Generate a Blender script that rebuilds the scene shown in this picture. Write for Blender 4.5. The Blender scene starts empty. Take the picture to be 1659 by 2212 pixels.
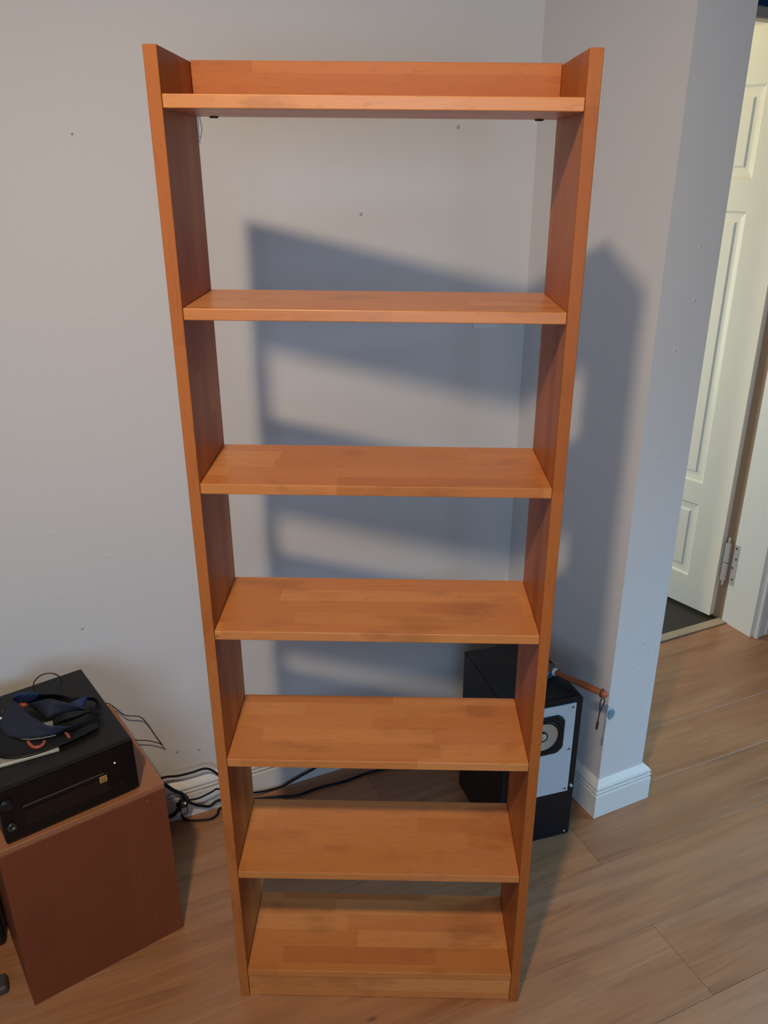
import bpy, bmesh, math, random
from mathutils import Vector, Matrix, Euler

random.seed(7)
SC = 0.75            # layout units -> metres
SH = -0.0114         # the old house leans a touch: x shifts with height
THETA = math.radians(26.5)
E1 = (math.cos(THETA), math.sin(THETA)); E2 = (-math.sin(THETA), math.cos(THETA))
scene = bpy.context.scene
COL = scene.collection

def W(a, b, z=0.0):
    """room frame (along the back wall, towards it, up) -> layout units"""
    return Vector((a*E1[0]+b*E2[0], a*E1[1]+b*E2[1], z))

def world(p):
    return Vector(((p[0]+SH*p[2])*SC, p[1]*SC, p[2]*SC))

# ------------------------------------------------------------------ camera
cam_d = bpy.data.cameras.new('camera'); cam = bpy.data.objects.new('camera', cam_d); COL.objects.link(cam)
cam.location = (0.0167*SC, -1.6012*SC, 2.2071*SC)
_rx, _ry, _rz = 1.1688, -0.0088, 0.0141
cam.rotation_euler = (Matrix.Rotation(_rz, 3, 'Z') @ Matrix.Rotation(_ry, 3, 'Y') @ Matrix.Rotation(_rx, 3, 'X')).to_euler()
cam_d.sensor_fit = 'VERTICAL'; cam_d.sensor_height = 24.0; cam_d.sensor_width = 24.0
cam_d.lens = 1748.9*24.0/2212.0
cam_d.clip_start = 0.02
scene.camera = cam

# ------------------------------------------------------------------ view, world
scene.view_settings.view_transform = 'Standard'
scene.view_settings.look = 'None'
scene.view_settings.gamma = 1.0
scene.view_settings.use_curve_mapping = False
scene.view_settings.exposure = 0.0
wd = bpy.data.worlds.new('world'); scene.world = wd; wd.use_nodes = True
wd.node_tree.nodes['Background'].inputs[0].default_value = (0.35, 0.5, 0.8, 1)
wd.node_tree.nodes['Background'].inputs[1].default_value = 0.4

# ------------------------------------------------------------------ lights
def aim(o, d):
    o.rotation_euler = Vector(d).to_track_quat('-Z', 'Y').to_euler()

def point(name, p, energy, color, radius):
    l = bpy.data.lights.new(name, 'POINT'); l.energy = energy; l.color = color; l.shadow_soft_size = radius
    o = bpy.data.objects.new(name, l); COL.objects.link(o); o.location = world(p); return o

def area(name, p, d, sx, sy, energy, color, spread=180):
    l = bpy.data.lights.new(name, 'AREA'); l.shape = 'RECTANGLE'; l.size = sx; l.size_y = sy
    l.energy = energy; l.color = color; l.spread = math.radians(spread)
    o = bpy.data.objects.new(name, l); COL.objects.link(o); o.location = world(p); aim(o, d); return o

# warm ceiling spotlight of the room, behind and above the photographer, turned towards the bookcase
_l = bpy.data.lights.new('ceiling_spot_light', 'SPOT'); _l.energy = 128; _l.color = (1.0, 0.79, 0.56)
_l.shadow_soft_size = 0.055; _l.spot_size = math.radians(112); _l.spot_blend = 1.0
_o = bpy.data.objects.new('ceiling_spot_light', _l); COL.objects.link(_o)
_o.location = world((-0.41, -1.80, 3.54)); aim(_o, world((0.10, 0.48, 0.30))-world((-0.41, -1.80, 3.54)))
# daylight through the window on the right and the one behind the photographer
area('window_light_right', W(3.50, -0.95, 1.20), (-E1[0]+0.10*E2[0], -E1[1]+0.10*E2[1], -0.55), 1.0, 0.8, 15, (0.26, 0.62, 1.0), 88)
area('window_light_back', W(-1.9, -4.2, 2.0), W(0.9, 0.97, 1.6)-W(-1.9, -4.2, 2.0), 1.3, 1.3, 11.5, (0.46, 0.71, 1.04), 85)
# warm lamp of the room beyond the door
point('far_room_lamp_light', W(1.55, 2.15, 3.1), 17, (1.0, 0.80, 0.40), 0.12)
area('far_room_window_light', W(0.9, 3.0, 1.5), (E1[0], E1[1], -0.1), 0.9, 1.2, 22, (0.92, 0.95, 0.86), 170)

# ------------------------------------------------------------------ node helpers
class NT:
    def __init__(s, name):
        s.m = bpy.data.materials.new(name); s.m.use_nodes = True
        s.t = s.m.node_tree; s.b = s.t.nodes['Principled BSDF']
    def n(s, kind, **kw):
        nd = s.t.nodes.new(kind)
        for k, v in kw.items(): setattr(nd, k, v)
        return nd
    def l(s, a, b): s.t.links.new(a, b)
    def val(s, sock, v):
        if hasattr(v, 'is_output') or isinstance(v, bpy.types.NodeSocket): s.l(v, sock)
        else: sock.default_value = v
    def math(s, op, a, b=0.0, c=None):
        nd = s.n('ShaderNodeMath', operation=op); s.val(nd.inputs[0], a); s.val(nd.inputs[1], b)
        if c is not None: s.val(nd.inputs[2], c)
        return nd.outputs[0]
    def comb(s, x, y, z):
        nd = s.n('ShaderNodeCombineXYZ'); s.val(nd.inputs[0], x); s.val(nd.inputs[1], y); s.val(nd.inputs[2], z); return nd.outputs[0]
    def tc(s):
        a = s.n('ShaderNodeAttribute', attribute_name='tc'); return a.outputs['Vector']
    def sep(s, v):
        nd = s.n('ShaderNodeSeparateXYZ'); s.l(v, nd.inputs[0]); return nd.outputs
    def noise(s, vec, scale, detail=3.0, rough=0.55, dist=0.0):
        nd = s.n('ShaderNodeTexNoise'); s.l(vec, nd.inputs['Vector'])
        nd.inputs['Scale'].default_value = scale; nd.inputs['Detail'].default_value = detail
        nd.inputs['Roughness'].default_value = rough; nd.inputs['Distortion'].default_value = dist
        return nd.outputs['Fac']
    def ramp(s, fac, stops, interp='LINEAR'):
        nd = s.n('ShaderNodeValToRGB'); nd.color_ramp.interpolation = interp
        e = nd.color_ramp.elements
        while len(e) < len(stops): e.new(0.5)
        for i, (p, c) in enumerate(stops):
            e[i].position = p; e[i].color = (*c, 1) if len(c) == 3 else c
        s.l(fac, nd.inputs[0]); return nd.outputs[0]
    def mix(s, fac, a, b, mode='MIX'):
        nd = s.n('ShaderNodeMix', data_type='RGBA', blend_type=mode)
        s.val(nd.inputs[0], fac); 
        s.val(nd.inputs[6], a if not isinstance(a, tuple) else (*a, 1)); s.val(nd.inputs[7], b if not isinstance(b, tuple) else (*b, 1))
        return nd.outputs[2]
    def bump(s, h, strength, dist):
        nd = s.n('ShaderNodeBump'); nd.inputs['Strength'].default_value = strength; nd.inputs['Distance'].default_value = dist
        s.l(h, nd.inputs['Height']); s.l(nd.outputs[0], s.b.inputs['Normal'])
    def col(s, c): s.val(s.b.inputs['Base Color'], (*c, 1) if isinstance(c, tuple) else c)
    def set(s, **kw):
        for k, v in kw.items(): s.val(s.b.inputs[k.replace('_', ' ')], v)

def plain(name, c, rough=0.5, metal=0.0, var=0.08, nscale=30.0, bump=0.15, spec=0.5):
    t = NT(name); v = t.tc(); f = t.noise(v, nscale, 4)
    t.col(t.mix(f, tuple(x*(1-var) for x in c), tuple(min(1, x*(1+var)) for x in c)))
    t.set(Roughness=rough, Metallic=metal, Specular_IOR_Level=spec)
    if bump: t.bump(t.noise(v, nscale*12, 3), bump, 0.0006)
    return t.m

def glued_wood(name, tones, sw, sl, rough, dark, stain=0.35, coat=0.09):
    """solid boards glued from staves: tone per stave, fine grain, wear"""
    t = NT(name); v = t.tc(); x, y, z = t.sep(v)
    row = t.math('FLOOR', t.math('DIVIDE', y, sw))
    wn = t.n('ShaderNodeTexWhiteNoise', noise_dimensions='1D'); t.l(t.math('ADD', row, 17.3), wn.inputs['W'])
    xo = t.math('ADD', t.math('DIVIDE', x, sl), t.math('MULTIPLY', wn.outputs['Value'], 7.0))
    colm = t.math('FLOOR', xo)
    wn2 = t.n('ShaderNodeTexWhiteNoise', noise_dimensions='2D'); t.l(t.comb(row, colm, 0.0), wn2.inputs['Vector'])
    k = len(tones)
    base = t.ramp(wn2.outputs['Value'], [(i/(k-1), c) for i, c in enumerate(tones)])
    gv = t.comb(t.math('MULTIPLY', x, 4.0), t.math('MULTIPLY', y, 70.0), t.math('MULTIPLY', z, 70.0))
    # every stave has its own piece of grain
    off = t.n('ShaderNodeVectorMath', operation='ADD'); t.l(gv, off.inputs[0]); t.l(wn2.outputs['Color'], off.inputs[1])
    g = t.noise(off.outputs[0], 1.6, 5, 0.65, 0.6)
    c = t.mix(t.math('MULTIPLY', g, 0.30), base, dark)
    fl = t.noise(t.comb(t.math('MULTIPLY', x, 30.0), t.math('MULTIPLY', y, 160.0), t.math('MULTIPLY', z, 160.0)), 1.0, 2)
    c = t.mix(t.math('MULTIPLY', t.math('GREATER_THAN', fl, 0.63), 0.16), c, dark)
    # soft worn stains
    s1 = t.noise(t.comb(t.math('MULTIPLY', x, 5.0), t.math('MULTIPLY', y, 12.0), t.math('MULTIPLY', z, 12.0)), 1.0, 4, 0.6)
    sm = t.n('ShaderNodeMapRange'); t.l(s1, sm.inputs[0]); sm.inputs[1].default_value = 0.55; sm.inputs[2].default_value = 0.78
    c = t.mix(t.math('MULTIPLY', sm.outputs[0], stain), c, dark)
    # pin knots
    vo = t.n('ShaderNodeTexVoronoi'); vo.inputs['Scale'].default_value = 9.0
    t.l(t.comb(t.math('MULTIPLY', x, 0.6), y, z), vo.inputs['Vector'])
    kn = t.math('LESS_THAN', vo.outputs['Distance'], 0.035)
    c = t.mix(t.math('MULTIPLY', kn, 0.5), c, dark)
    t.col(c)
    t.set(Roughness=t.math('ADD', rough, t.math('MULTIPLY', s1, 0.12)), Specular_IOR_Level=0.32 if coat else 0.18, Coat_Weight=coat, Coat_Roughness=0.30)
    t.bump(g, 0.12, 0.0006)
    return t.m

def plank_wood():
    t = NT('oak_plank'); v = t.tc(); x, y, z = t.sep(v)
    oi = t.n('ShaderNodeObjectInfo'); r = oi.outputs['Random']
    xs = t.math('ADD', x, t.math('MULTIPLY', r, 40.0))
    gv = t.comb(t.math('MULTIPLY', xs, 1.6), t.math('MULTIPLY', y, 22.0), z)
    g = t.noise(gv, 1.5, 6, 0.6, 1.2)
    gm = t.n('ShaderNodeMapRange'); t.l(g, gm.inputs[0]); gm.inputs[1].default_value = 0.35; gm.inputs[2].default_value = 0.68; gr_ = gm.outputs[0]
    base = t.ramp(r, [(0.0, (0.350, 0.150, 0.058)), (0.35, (0.450, 0.205, 0.084)), (0.7, (0.390, 0.165, 0.064)), (1.0, (0.490, 0.235, 0.102))])
    c = t.mix(t.math('MULTIPLY', gr_, 0.60), base, (0.170, 0.070, 0.030))
    band = t.noise(t.comb(t.math('MULTIPLY', xs, 1.1), t.math('MULTIPLY', y, 9.0), z), 1.0, 3, 0.5, 0.8)
    bm_ = t.n('ShaderNodeMapRange'); t.l(band, bm_.inputs[0]); bm_.inputs[1].default_value = 0.42; bm_.inputs[2].default_value = 0.66
    c = t.mix(t.math('MULTIPLY', bm_.outputs[0], 0.45), c, (0.48, 0.25, 0.120))
    # pale limed streaks
    st = t.noise(t.comb(t.math('MULTIPLY', xs, 2.2), t.math('MULTIPLY', y, 60.0), z), 1.0, 4, 0.6)
    mr = t.n('ShaderNodeMapRange'); t.l(st, mr.inputs[0]); mr.inputs[1].default_value = 0.58; mr.inputs[2].default_value = 0.75
    c = t.mix(t.math('MULTIPLY', mr.outputs[0], 0.25), c, (0.55, 0.38, 0.25))
    vo = t.n('ShaderNodeTexVoronoi'); vo.inputs['Scale'].default_value = 3.4
    t.l(t.comb(t.math('MULTIPLY', xs, 0.7), t.math('MULTIPLY', y, 1.6), z), vo.inputs['Vector'])
    kr = t.n('ShaderNodeMapRange'); t.l(vo.outputs['Distance'], kr.inputs[0]); kr.inputs[1].default_value = 0.010; kr.inputs[2].default_value = 0.042
    kr.inputs[3].default_value = 1.0; kr.inputs[4].default_value = 0.0
    c = t.mix(t.math('MULTIPLY', kr.outputs[0], 0.75), c, (0.10, 0.045, 0.022))
    t.col(c)
    t.set(Coat_Weight=0.7, Coat_Roughness=0.34)
    t.set(Roughness=t.math('ADD', 0.36, t.math('MULTIPLY', band, 0.22)), Specular_IOR_Level=0.5)
    t.bump(g, 0.2, 0.0012)
    return t.m

def plaster(name, c, c2, lump=1.0):
    t = NT(name); v = t.tc()
    f = t.noise(v, 1.3, 4, 0.5)
    t.col(t.mix(f, c, c2)); t.set(Roughness=0.88, Specular_IOR_Level=0.25)
    fine = t.noise(v, 140.0, 3, 0.6)
    vo = t.n('ShaderNodeTexVoronoi'); t.l(v, vo.inputs['Vector']); vo.inputs['Scale'].default_value = 26.0
    lm = t.n('ShaderNodeMapRange'); t.l(vo.outputs['Distance'], lm.inputs[0]); lm.inputs[1].default_value = 0.0; lm.inputs[2].default_value = 0.14
    lm.inputs[3].default_value = 1.0; lm.inputs[4].default_value = 0.0
    wn = t.math('GREATER_THAN', t.sep(vo.outputs['Color'])[0], 0.80)
    h = t.math('ADD', t.math('MULTIPLY', fine, 0.55), t.math('MULTIPLY', t.math('MULTIPLY', lm.outputs[0], wn), lump))
    t.bump(h, 0.55, 0.0014)
    return t.m

BT = [(0.52, 0.170, 0.040), (0.70, 0.275, 0.075), (0.60, 0.215, 0.050), (0.74, 0.310, 0.095), (0.63, 0.235, 0.058), (0.66, 0.250, 0.080)]
beech = glued_wood('oiled_beech', BT, 0.0415, 0.33, 0.30, (0.20, 0.062, 0.018), 0.62)
beech_red = glued_wood('oiled_beech_panel', [(0.36, 0.100, 0.020), (0.50, 0.158, 0.038), (0.42, 0.122, 0.026), (0.54, 0.180, 0.046), (0.45, 0.135, 0.030)],
                       0.0415, 0.55, 0.36, (0.17, 0.048, 0.014), 0.45, 0.0)
cabinet_wood = glued_wood('brown_veneer', [(0.225, 0.062, 0.024), (0.255, 0.076, 0.030), (0.20, 0.054, 0.021)], 0.16, 2.0, 0.42, (0.12, 0.030, 0.012), 0.3)
planks_m = plank_wood()
wall_m = plaster('wall_plaster', (0.66, 0.64, 0.615), (0.70, 0.68, 0.655))
stub_m = plaster('rough_wall_plaster', (0.62, 0.605, 0.59), (0.67, 0.655, 0.64), 2.2)
low_bounce_wall_m = plaster('low_bounce_wall', (0.25, 0.27, 0.30), (0.28, 0.30, 0.33))  # unseen walls darkened in colour to weaken the lamp's bounced light
ceil_m = plain('ceiling_paint', (0.45, 0.46, 0.47), 0.9, bump=0.1)
white_m = plain('white_gloss_paint', (0.74, 0.74, 0.70), 0.38, var=0.02, bump=0.08, nscale=12)
door_m = plain('cream_door_paint', (0.80, 0.79, 0.70), 0.35, var=0.02, bump=0.08, nscale=10)
frame_m = plain('white_frame_paint', (0.70, 0.73, 0.72), 0.4, var=0.03, bump=0.08, nscale=10)
groove_m = plain('rebate_brown_wood', (0.30, 0.21, 0.14), 0.6)
thresh_m = plain('pale_threshold_wood', (0.46, 0.38, 0.28), 0.5)
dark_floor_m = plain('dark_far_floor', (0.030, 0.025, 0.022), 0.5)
sub_m = plain('subfloor_wood', (0.14, 0.07, 0.035), 0.9)
glass_m = plain('dark_blue_glass', (0.015, 0.06, 0.12), 0.08, var=0.2, nscale=6, bump=0)
black_m = plain('black_satin', (0.008, 0.009, 0.011), 0.46, var=0.2, bump=0.25, nscale=60, spec=0.35)
amp_m = plain('black_amp_metal', (0.010, 0.010, 0.009), 0.42, var=0.1, bump=0.12, nscale=90, spec=0.3)
ampf_m = plain('black_amp_front', (0.004, 0.004, 0.005), 0.34, var=0.1, bump=0, spec=0.3)
rubber_m = plain('black_rubber', (0.006, 0.006, 0.008), 0.5, var=0.1, bump=0.1, spec=0.25)
brown_cable_m = plain('brown_cable', (0.05, 0.025, 0.015), 0.5, bump=0)
spkw_m = plain('white_baffle', (0.66, 0.68, 0.70), 0.35, var=0.02, bump=0.05, nscale=20)
paper_m = plain('cone_paper', (0.56, 0.43, 0.32), 0.8, var=0.08, bump=0.3, nscale=40)
cap_m = plain('dust_cap', (0.50, 0.44, 0.33), 0.5, var=0.05, bump=0.1)
screw_m = plain('steel_screw', (0.30, 0.30, 0.28), 0.35, metal=1.0, bump=0)
steel_m = plain('hinge_steel', (0.62, 0.63, 0.62), 0.38, metal=0.5, var=0.08, bump=0.1)
hole_m = plain('dark_hole', (0.02, 0.03, 0.025), 0.8, bump=0)
handle_m = glued_wood('handle_wood', [(0.27, 0.085, 0.032), (0.33, 0.110, 0.040), (0.29, 0.095, 0.036)], 0.2, 0.6, 0.4, (0.16, 0.05, 0.022), 0.3)
axe_m = plain('grey_green_iron', (0.12, 0.17, 0.19), 0.42, metal=0.55, var=0.45, bump=0.5, nscale=45)
ferrule_m = plain('pale_ferrule', (0.70, 0.70, 0.74), 0.4, bump=0)
knob_m = plain('red_brown_knob', (0.40, 0.12, 0.06), 0.35, bump=0)
cord_m = plain('dark_leather_cord', (0.035, 0.014, 0.010), 0.6, bump=0.2)
strap_m = plain('navy_webbing', (0.011, 0.015, 0.036), 0.75, var=0.25, bump=0.6, nscale=50)
strap2_m = plain('bright_blue_webbing', (0.006, 0.022, 0.085), 0.7, var=0.25, bump=0.6, nscale=50)
orange_m = plain('orange_plastic', (0.38, 0.08, 0.04), 0.4, bump=0)
gold_m = plain('gold_badge', (0.62, 0.33, 0.07), 0.4, bump=0)
clear_m = NT('clear_plastic'); clear_m.col((0.55, 0.58, 0.50)); clear_m.set(Roughness=0.12, Transmission_Weight=0.55, IOR=1.4); clear_m = clear_m.m
switch_m = plain('switch_white', (0.78, 0.78, 0.75), 0.4, var=0.01, bump=0)
filler_m = plain('grey_filler', (0.42, 0.40, 0.38), 0.9, bump=0.3)
bluefill_m = plain('blue_grey_filler', (0.20, 0.31, 0.36), 0.9, var=0.35, bump=0.5, nscale=60)
lamp_lit = None

# ------------------------------------------------------------------ mesh helpers (layout units, identity frame unless given)
def tagobj(o, label=None, cat=None, group=None, kind=None):
    if label: o['label'] = label
    if cat: o['category'] = cat
    if group: o['group'] = group
    if kind: o['kind'] = kind
    return o

def empty(name, p, label=None, cat=None, group=None, kind=None):
    o = bpy.data.objects.new(name, None); COL.objects.link(o); o.location = world(p)
    o.empty_display_size = 0.05; o['_o'] = list(world(p))
    return tagobj(o, label, cat, group, kind)

def finish(name, bm, mat, parent=None, F=None, origin=None, grain=(0, 1, 2), toff=None, smooth=False):
    """bm in local layout units; F maps them into the room; then lean, scale, and store the texture coordinates"""
    F = F or Matrix.Identity(4)
    if toff is None: toff = (random.uniform(0, 9), random.uniform(0, 9), random.uniform(0, 9))
    me = bpy.data.meshes.new(name)
    tcs = [(v.co[grain[0]]*SC+toff[0], v.co[grain[1]]*SC+toff[1], v.co[grain[2]]*SC+toff[2]) for v in bm.verts]
    if parent is not None: org = Vector(parent['_o'])
    elif origin is not None: org = world(origin)
    else:
        mn = [min((F @ v.co)[i] for v in bm.verts) for i in range(3)]; mx = [max((F @ v.co)[i] for v in bm.verts) for i in range(3)]
        org = world(((mn[0]+mx[0])/2, (mn[1]+mx[1])/2, mn[2]))
    for v in bm.verts: v.co = world(F @ v.co) - org
    bmesh.ops.recalc_face_normals(bm, faces=bm.faces)
    bm.to_mesh(me); bm.free()
    a = me.attributes.new('tc', 'FLOAT_VECTOR', 'POINT')
    for i, c in enumerate(tcs): a.data[i].vector = c
    me.materials.append(mat)
    if smooth:
        for p in me.polygons: p.use_smooth = True
    o = bpy.data.objects.new(name, me); COL.objects.link(o)
    o['_o'] = list(org)
    if parent is not None:
        o.parent = parent
        pl = Vector(parent['_o'])
        o.location = (0, 0, 0)
    else: o.location = org
    return o

def box_bm(x0, x1, y0, y1, z0, z1, bev=0.0, seg=1, bm=None):
    own = bm is None
    b = bmesh.new()
    vs = [b.verts.new(p) for p in ((x0,y0,z0),(x1,y0,z0),(x1,y1,z0),(x0,y1,z0),(x0,y0,z1),(x1,y0,z1),(x1,y1,z1),(x0,y1,z1))]
    for f in ((0,3,2,1),(4,5,6,7),(0,1,5,4),(1,2,6,5),(2,3,7,6),(3,0,4,7)): b.faces.new([vs[i] for i in f])
    if bev > 0: bmesh.ops.bevel(b, geom=list(b.edges), offset=bev, segments=seg, affect='EDGES', profile=0.5)
    if own: return b
    me = bpy.data.meshes.new('t'); b.to_mesh(me); b.free(); bm.from_mesh(me); bpy.data.meshes.remove(me)
    return bm

def spline(P, n=6):
    P = [Vector(p) for p in P]; out = []
    for i in range(len(P)-1):
        p0 = P[max(i-1, 0)]; p1 = P[i]; p2 = P[i+1]; p3 = P[min(i+2, len(P)-1)]
        for k in range(n):
            t = k/n
            out.append(0.5*((2*p1)+(p2-p0)*t+(2*p0-5*p1+4*p2-p3)*t*t+(3*p1-p0-3*p2+p3)*t**3))
    out.append(P[-1]); return out

def tube_bm(P, r, n=8, smoothn=6, bm=None, radii=None):
    bm = bm or bmesh.new()
    Q = spline(P, smoothn) if smoothn else [Vector(p) for p in P]
    m = len(Q); rings = []; up = Vector((0.13, 0.21, 0.97))
    for i, q in enumerate(Q):
        d = (Q[min(i+1, m-1)]-Q[max(i-1, 0)]).normalized()
        a = d.cross(up)
        if a.length < 1e-4: a = d.cross(Vector((1, 0, 0)))
        a.normalize(); b = d.cross(a).normalized(); up = -b if False else up
        rr = r if radii is None else radii[0]+(radii[-1]-radii[0])*i/(m-1) if len(radii) == 2 else radii[min(int(i/(m-1)*(len(radii)-1)), len(radii)-2)]*(1-((i/(m-1)*(len(radii)-1)) % 1.0 if i < m-1 else 1.0))+radii[min(int(i/(m-1)*(len(radii)-1)), len(radii)-2)+1]*((i/(m-1)*(len(radii)-1)) % 1.0 if i < m-1 else 1.0)
        rings.append([bm.verts.new(q+rr*(math.cos(2*math.pi*k/n)*a+math.sin(2*math.pi*k/n)*b)) for k in range(n)])
    for i in range(m-1):
        for k in range(n): bm.faces.new((rings[i][k], rings[i][(k+1) % n], rings[i+1][(k+1) % n], rings[i+1][k]))
    bm.faces.new(rings[0][::-1]); bm.faces.new(rings[-1]); return bm

def lathe_bm(prof, n=32, bm=None, centre=(0, 0, 0), axis='Z', closed=False):
    """prof: (radius, height) pairs; axis 'Z' up or 'Y' (height runs towards -y)"""
    bm = bm or bmesh.new(); c = Vector(centre); rings = []
    for r, h in prof:
        ring = []
        for k in range(n):
            a = 2*math.pi*k/n
            p = Vector((r*math.cos(a), r*math.sin(a), h)) if axis == 'Z' else Vector((r*math.cos(a), -h, r*math.sin(a)))
            ring.append(bm.verts.new(c+p))
        rings.append(ring)
    for i in range(len(rings)-1):
        for k in range(n): bm.faces.new((rings[i][k], rings[i][(k+1) % n], rings[i+1][(k+1) % n], rings[i+1][k]))
    if closed:
        bm.faces.new(rings[0][::-1]); bm.faces.new(rings[-1])
    return bm

def frame(p, ang):
    return Matrix.Translation(Vector(p)) @ Matrix.Rotation(ang, 4, 'Z')

ROOM = Matrix(((E1[0], E2[0], 0, 0), (E1[1], E2[1], 0, 0), (0, 0, 1, 0), (0, 0, 0, 1)))

# ================================================================== THE ROOM
H = 3.75
def wall(name, boxes, mat=wall_m, parent=None):
    bm = bmesh.new()
    for b in boxes: box_bm(*b, bm=bm)
    o = finish(name, bm, mat, parent, F=ROOM, toff=(0, 0, 0))
    if parent is None: o['kind'] = 'structure'
    return o
BW = 0.97; DL, DR, DT = 1.47, 2.58, 3.25
wall('wall_back', [(-3.2, DL, BW, BW+0.2, 0, H), (DL, DR, BW, BW+0.2, DT, H), (DR, 3.8, BW, BW+0.2, 0, H)])
wall('wall_stub', [(1.045, 1.25, 0.325, BW, 0, H)], stub_m)
wall('wall_right', [(3.8, 4.0, -4.7, BW+0.2, 0, H)], low_bounce_wall_m)
wall('wall_left', [(-3.4, -3.2, -4.7, BW+0.2, 0, H)], low_bounce_wall_m)
wall('wall_front', [(-3.4, 4.0, -4.9, -4.7, 0, H)], low_bounce_wall_m)
wall('ceiling', [(-3.4, 4.0, -4.9, BW+0.2, H, H+0.1)], ceil_m)
# the room beyond the door
wall('wall_far_left', [(0.3, 0.45, BW+0.2, 4.2, 0, H)])
wall('wall_far_right', [(3.65, 3.8, BW+0.2, 4.2, 0, H)])
wall('wall_far_back', [(0.3, 3.8, 4.2, 4.35, 0, H)])
wall('ceiling_far', [(0.3, 3.8, BW+0.2, 4.35, H, H+0.1)], ceil_m)
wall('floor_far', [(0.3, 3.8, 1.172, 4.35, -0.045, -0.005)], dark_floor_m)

# floor: boards a little askew to the wall
floor = empty('floor', (0, 0, 0), kind='structure')
finish('subfloor', box_bm(-3.4, 4.0, -4.7, 1.14, -0.06, -0.034), sub_m, floor, F=ROOM)
PANG = math.radians(-1.8)
PF = ROOM @ Matrix.Translation(Vector((1.5, 0.095, 0))) @ Matrix.Rotation(PANG, 4, 'Z')
joints = {0: -0.596, -2: -0.60}
GAP = 0.00035
for k in range(-19, 4):
    y0 = 0.26*k; y1 = y0+0.26
    L = 2.45
    st = joints.get(k, random.uniform(-L, 0))
    # x range in the board frame, kept inside the room
    lim0, lim1 = -4.75, 2.3
    xs = [lim0]; x = st
    while x > lim0+0.25: x -= L
    x += L
    while x < lim1-0.2:
        if x > lim0+0.2: xs.append(x)
        x += L
    xs.append(lim1)
    if k == 3: xs = sorted(xs+[-0.08])
    top = y1-GAP
    for a, b in zip(xs[:-1], xs[1:]):
        lift = random.uniform(-0.0006, 0.0)
        bm = box_bm(a+GAP*0.6, b-GAP*0.6, y0+GAP, 1.074 if (k == 3 and a > -0.1) else top, -0.034, lift, 0.0009)
        # cut the last rows at the wall and at the threshold
        o = finish('plank', bm, planks_m, floor, F=PF, toff=(random.uniform(0, 20), random.uniform(0, 5), 0))

# baseboards with a moulded top
BP = [(0, 0), (0.027, 0), (0.027, 0.096), (0.0255, 0.0995), (0.0150, 0.1005), (0.0150, 0.1050), (0.0250, 0.1065), (0.0272, 0.1115), (0.0255, 0.1160), (0.0150, 0.1170), (0.0150, 0.1215), (0.0245, 0.1230), (0.0250, 0.1285), (0.021, 0.136), (0.013, 0.145), (0.006, 0.150), (0.003, 0.152), (0, 0.152)]
def baseboard(name, p, q, mp, mq):
    """from p to q along the wall foot, projecting to the right of the direction; mitres mp, mq: +1 outer corner, -1 inner, 0 square"""
    p = Vector((*p, 0)); q = Vector((*q, 0)); d = (q-p).normalized(); n = Vector((d.y, -d.x, 0))
    bm = bmesh.new(); r = []
    for base, s in ((p, -mp), (q, mq)):
        r.append([bm.verts.new(base + n*u + d*(s*u) + Vector((0, 0, z))) for u, z in BP])
    m = len(BP)
    for i in range(m): bm.faces.new((r[0][i], r[0][(i+1) % m], r[1][(i+1) % m], r[1][i]))
    bm.faces.new(r[0][::-1]); bm.faces.new(r[1])
    o = finish(name, bm, white_m, F=ROOM); o['kind'] = 'structure'; return o
e = 0.0005
baseboard('baseboard_back', (-3.2, BW-e), (1.045-e, BW-e), 0, -1)
baseboard('baseboard_stub_left', (1.045-e, BW-e), (1.045-e, 0.325-e), -1, 1)
baseboard('baseboard_stub_end', (1.045-e, 0.325-e), (1.25+e, 0.325-e), 1, 1)
baseboard('baseboard_stub_right', (1.25+e, 0.325-e), (1.25+e, BW-e), 1, -1)
baseboard('baseboard_right', (2.78, BW-e), (3.8, BW-e), 0, 0)

# small marks on the walls: filled holes
wb = bpy.data.objects['wall_back']
for i, (a, z, r) in enumerate([(-0.404, 2.28, 0.0035), (0.746, 2.326, 0.0065), (0.409, 2.075, 0.006), (-0.58, 0.85, 0.0045), (-0.338, 0.279, 0.0065), (-0.262, 0.262, 0.006)]):
    bm = lathe_bm([(0.0002, 0.0022), (r*0.6, 0.0020), (r, 0.0)], 10, centre=(a, BW, z), axis='Y')
    for v in bm.verts: v.co.x += (v.co.z-z)*0.15
    finish('filled_hole', bm, filler_m, wb, F=ROOM)
ws = bpy.data.objects['wall_stub']
# chipped edge patches on the free corner of the wall stub
def blob(name, cx, cz, rx, rz, face, mat):
    bm = bmesh.new(); n = 16; random.seed(int(cz*1000))
    ring = []; ring2 = []
    for k in range(n):
        a = 2*math.pi*k/n; j = random.uniform(0.75, 1.15)
        if face == 'end':
            ring.append(bm.verts.new((cx+rx*j*math.cos(a), 0.325-0.0002, cz+rz*j*math.sin(a)))); ring2.append(bm.verts.new((cx+rx*0.8*j*math.cos(a), 0.325-0.0018, cz+rz*0.8*j*math.sin(a))))
        else:
            ring.append(bm.verts.new((1.045-0.0002, cx+rx*j*math.cos(a), cz+rz*j*math.sin(a)))); ring2.append(bm.verts.new((1.045-0.0018, cx+rx*0.8*j*math.cos(a), cz+rz*0.8*j*math.sin(a))))
    for k in range(n): bm.faces.new((ring[k], ring[(k+1) % n], ring2[(k+1) % n], ring2[k]))
    bm.faces.new(ring2)
    return finish(name, bm, mat, ws, F=ROOM)
blob('filler_patch', 1.063, 0.435, 0.017, 0.024, 'end', bluefill_m)
random.seed(3)
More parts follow.
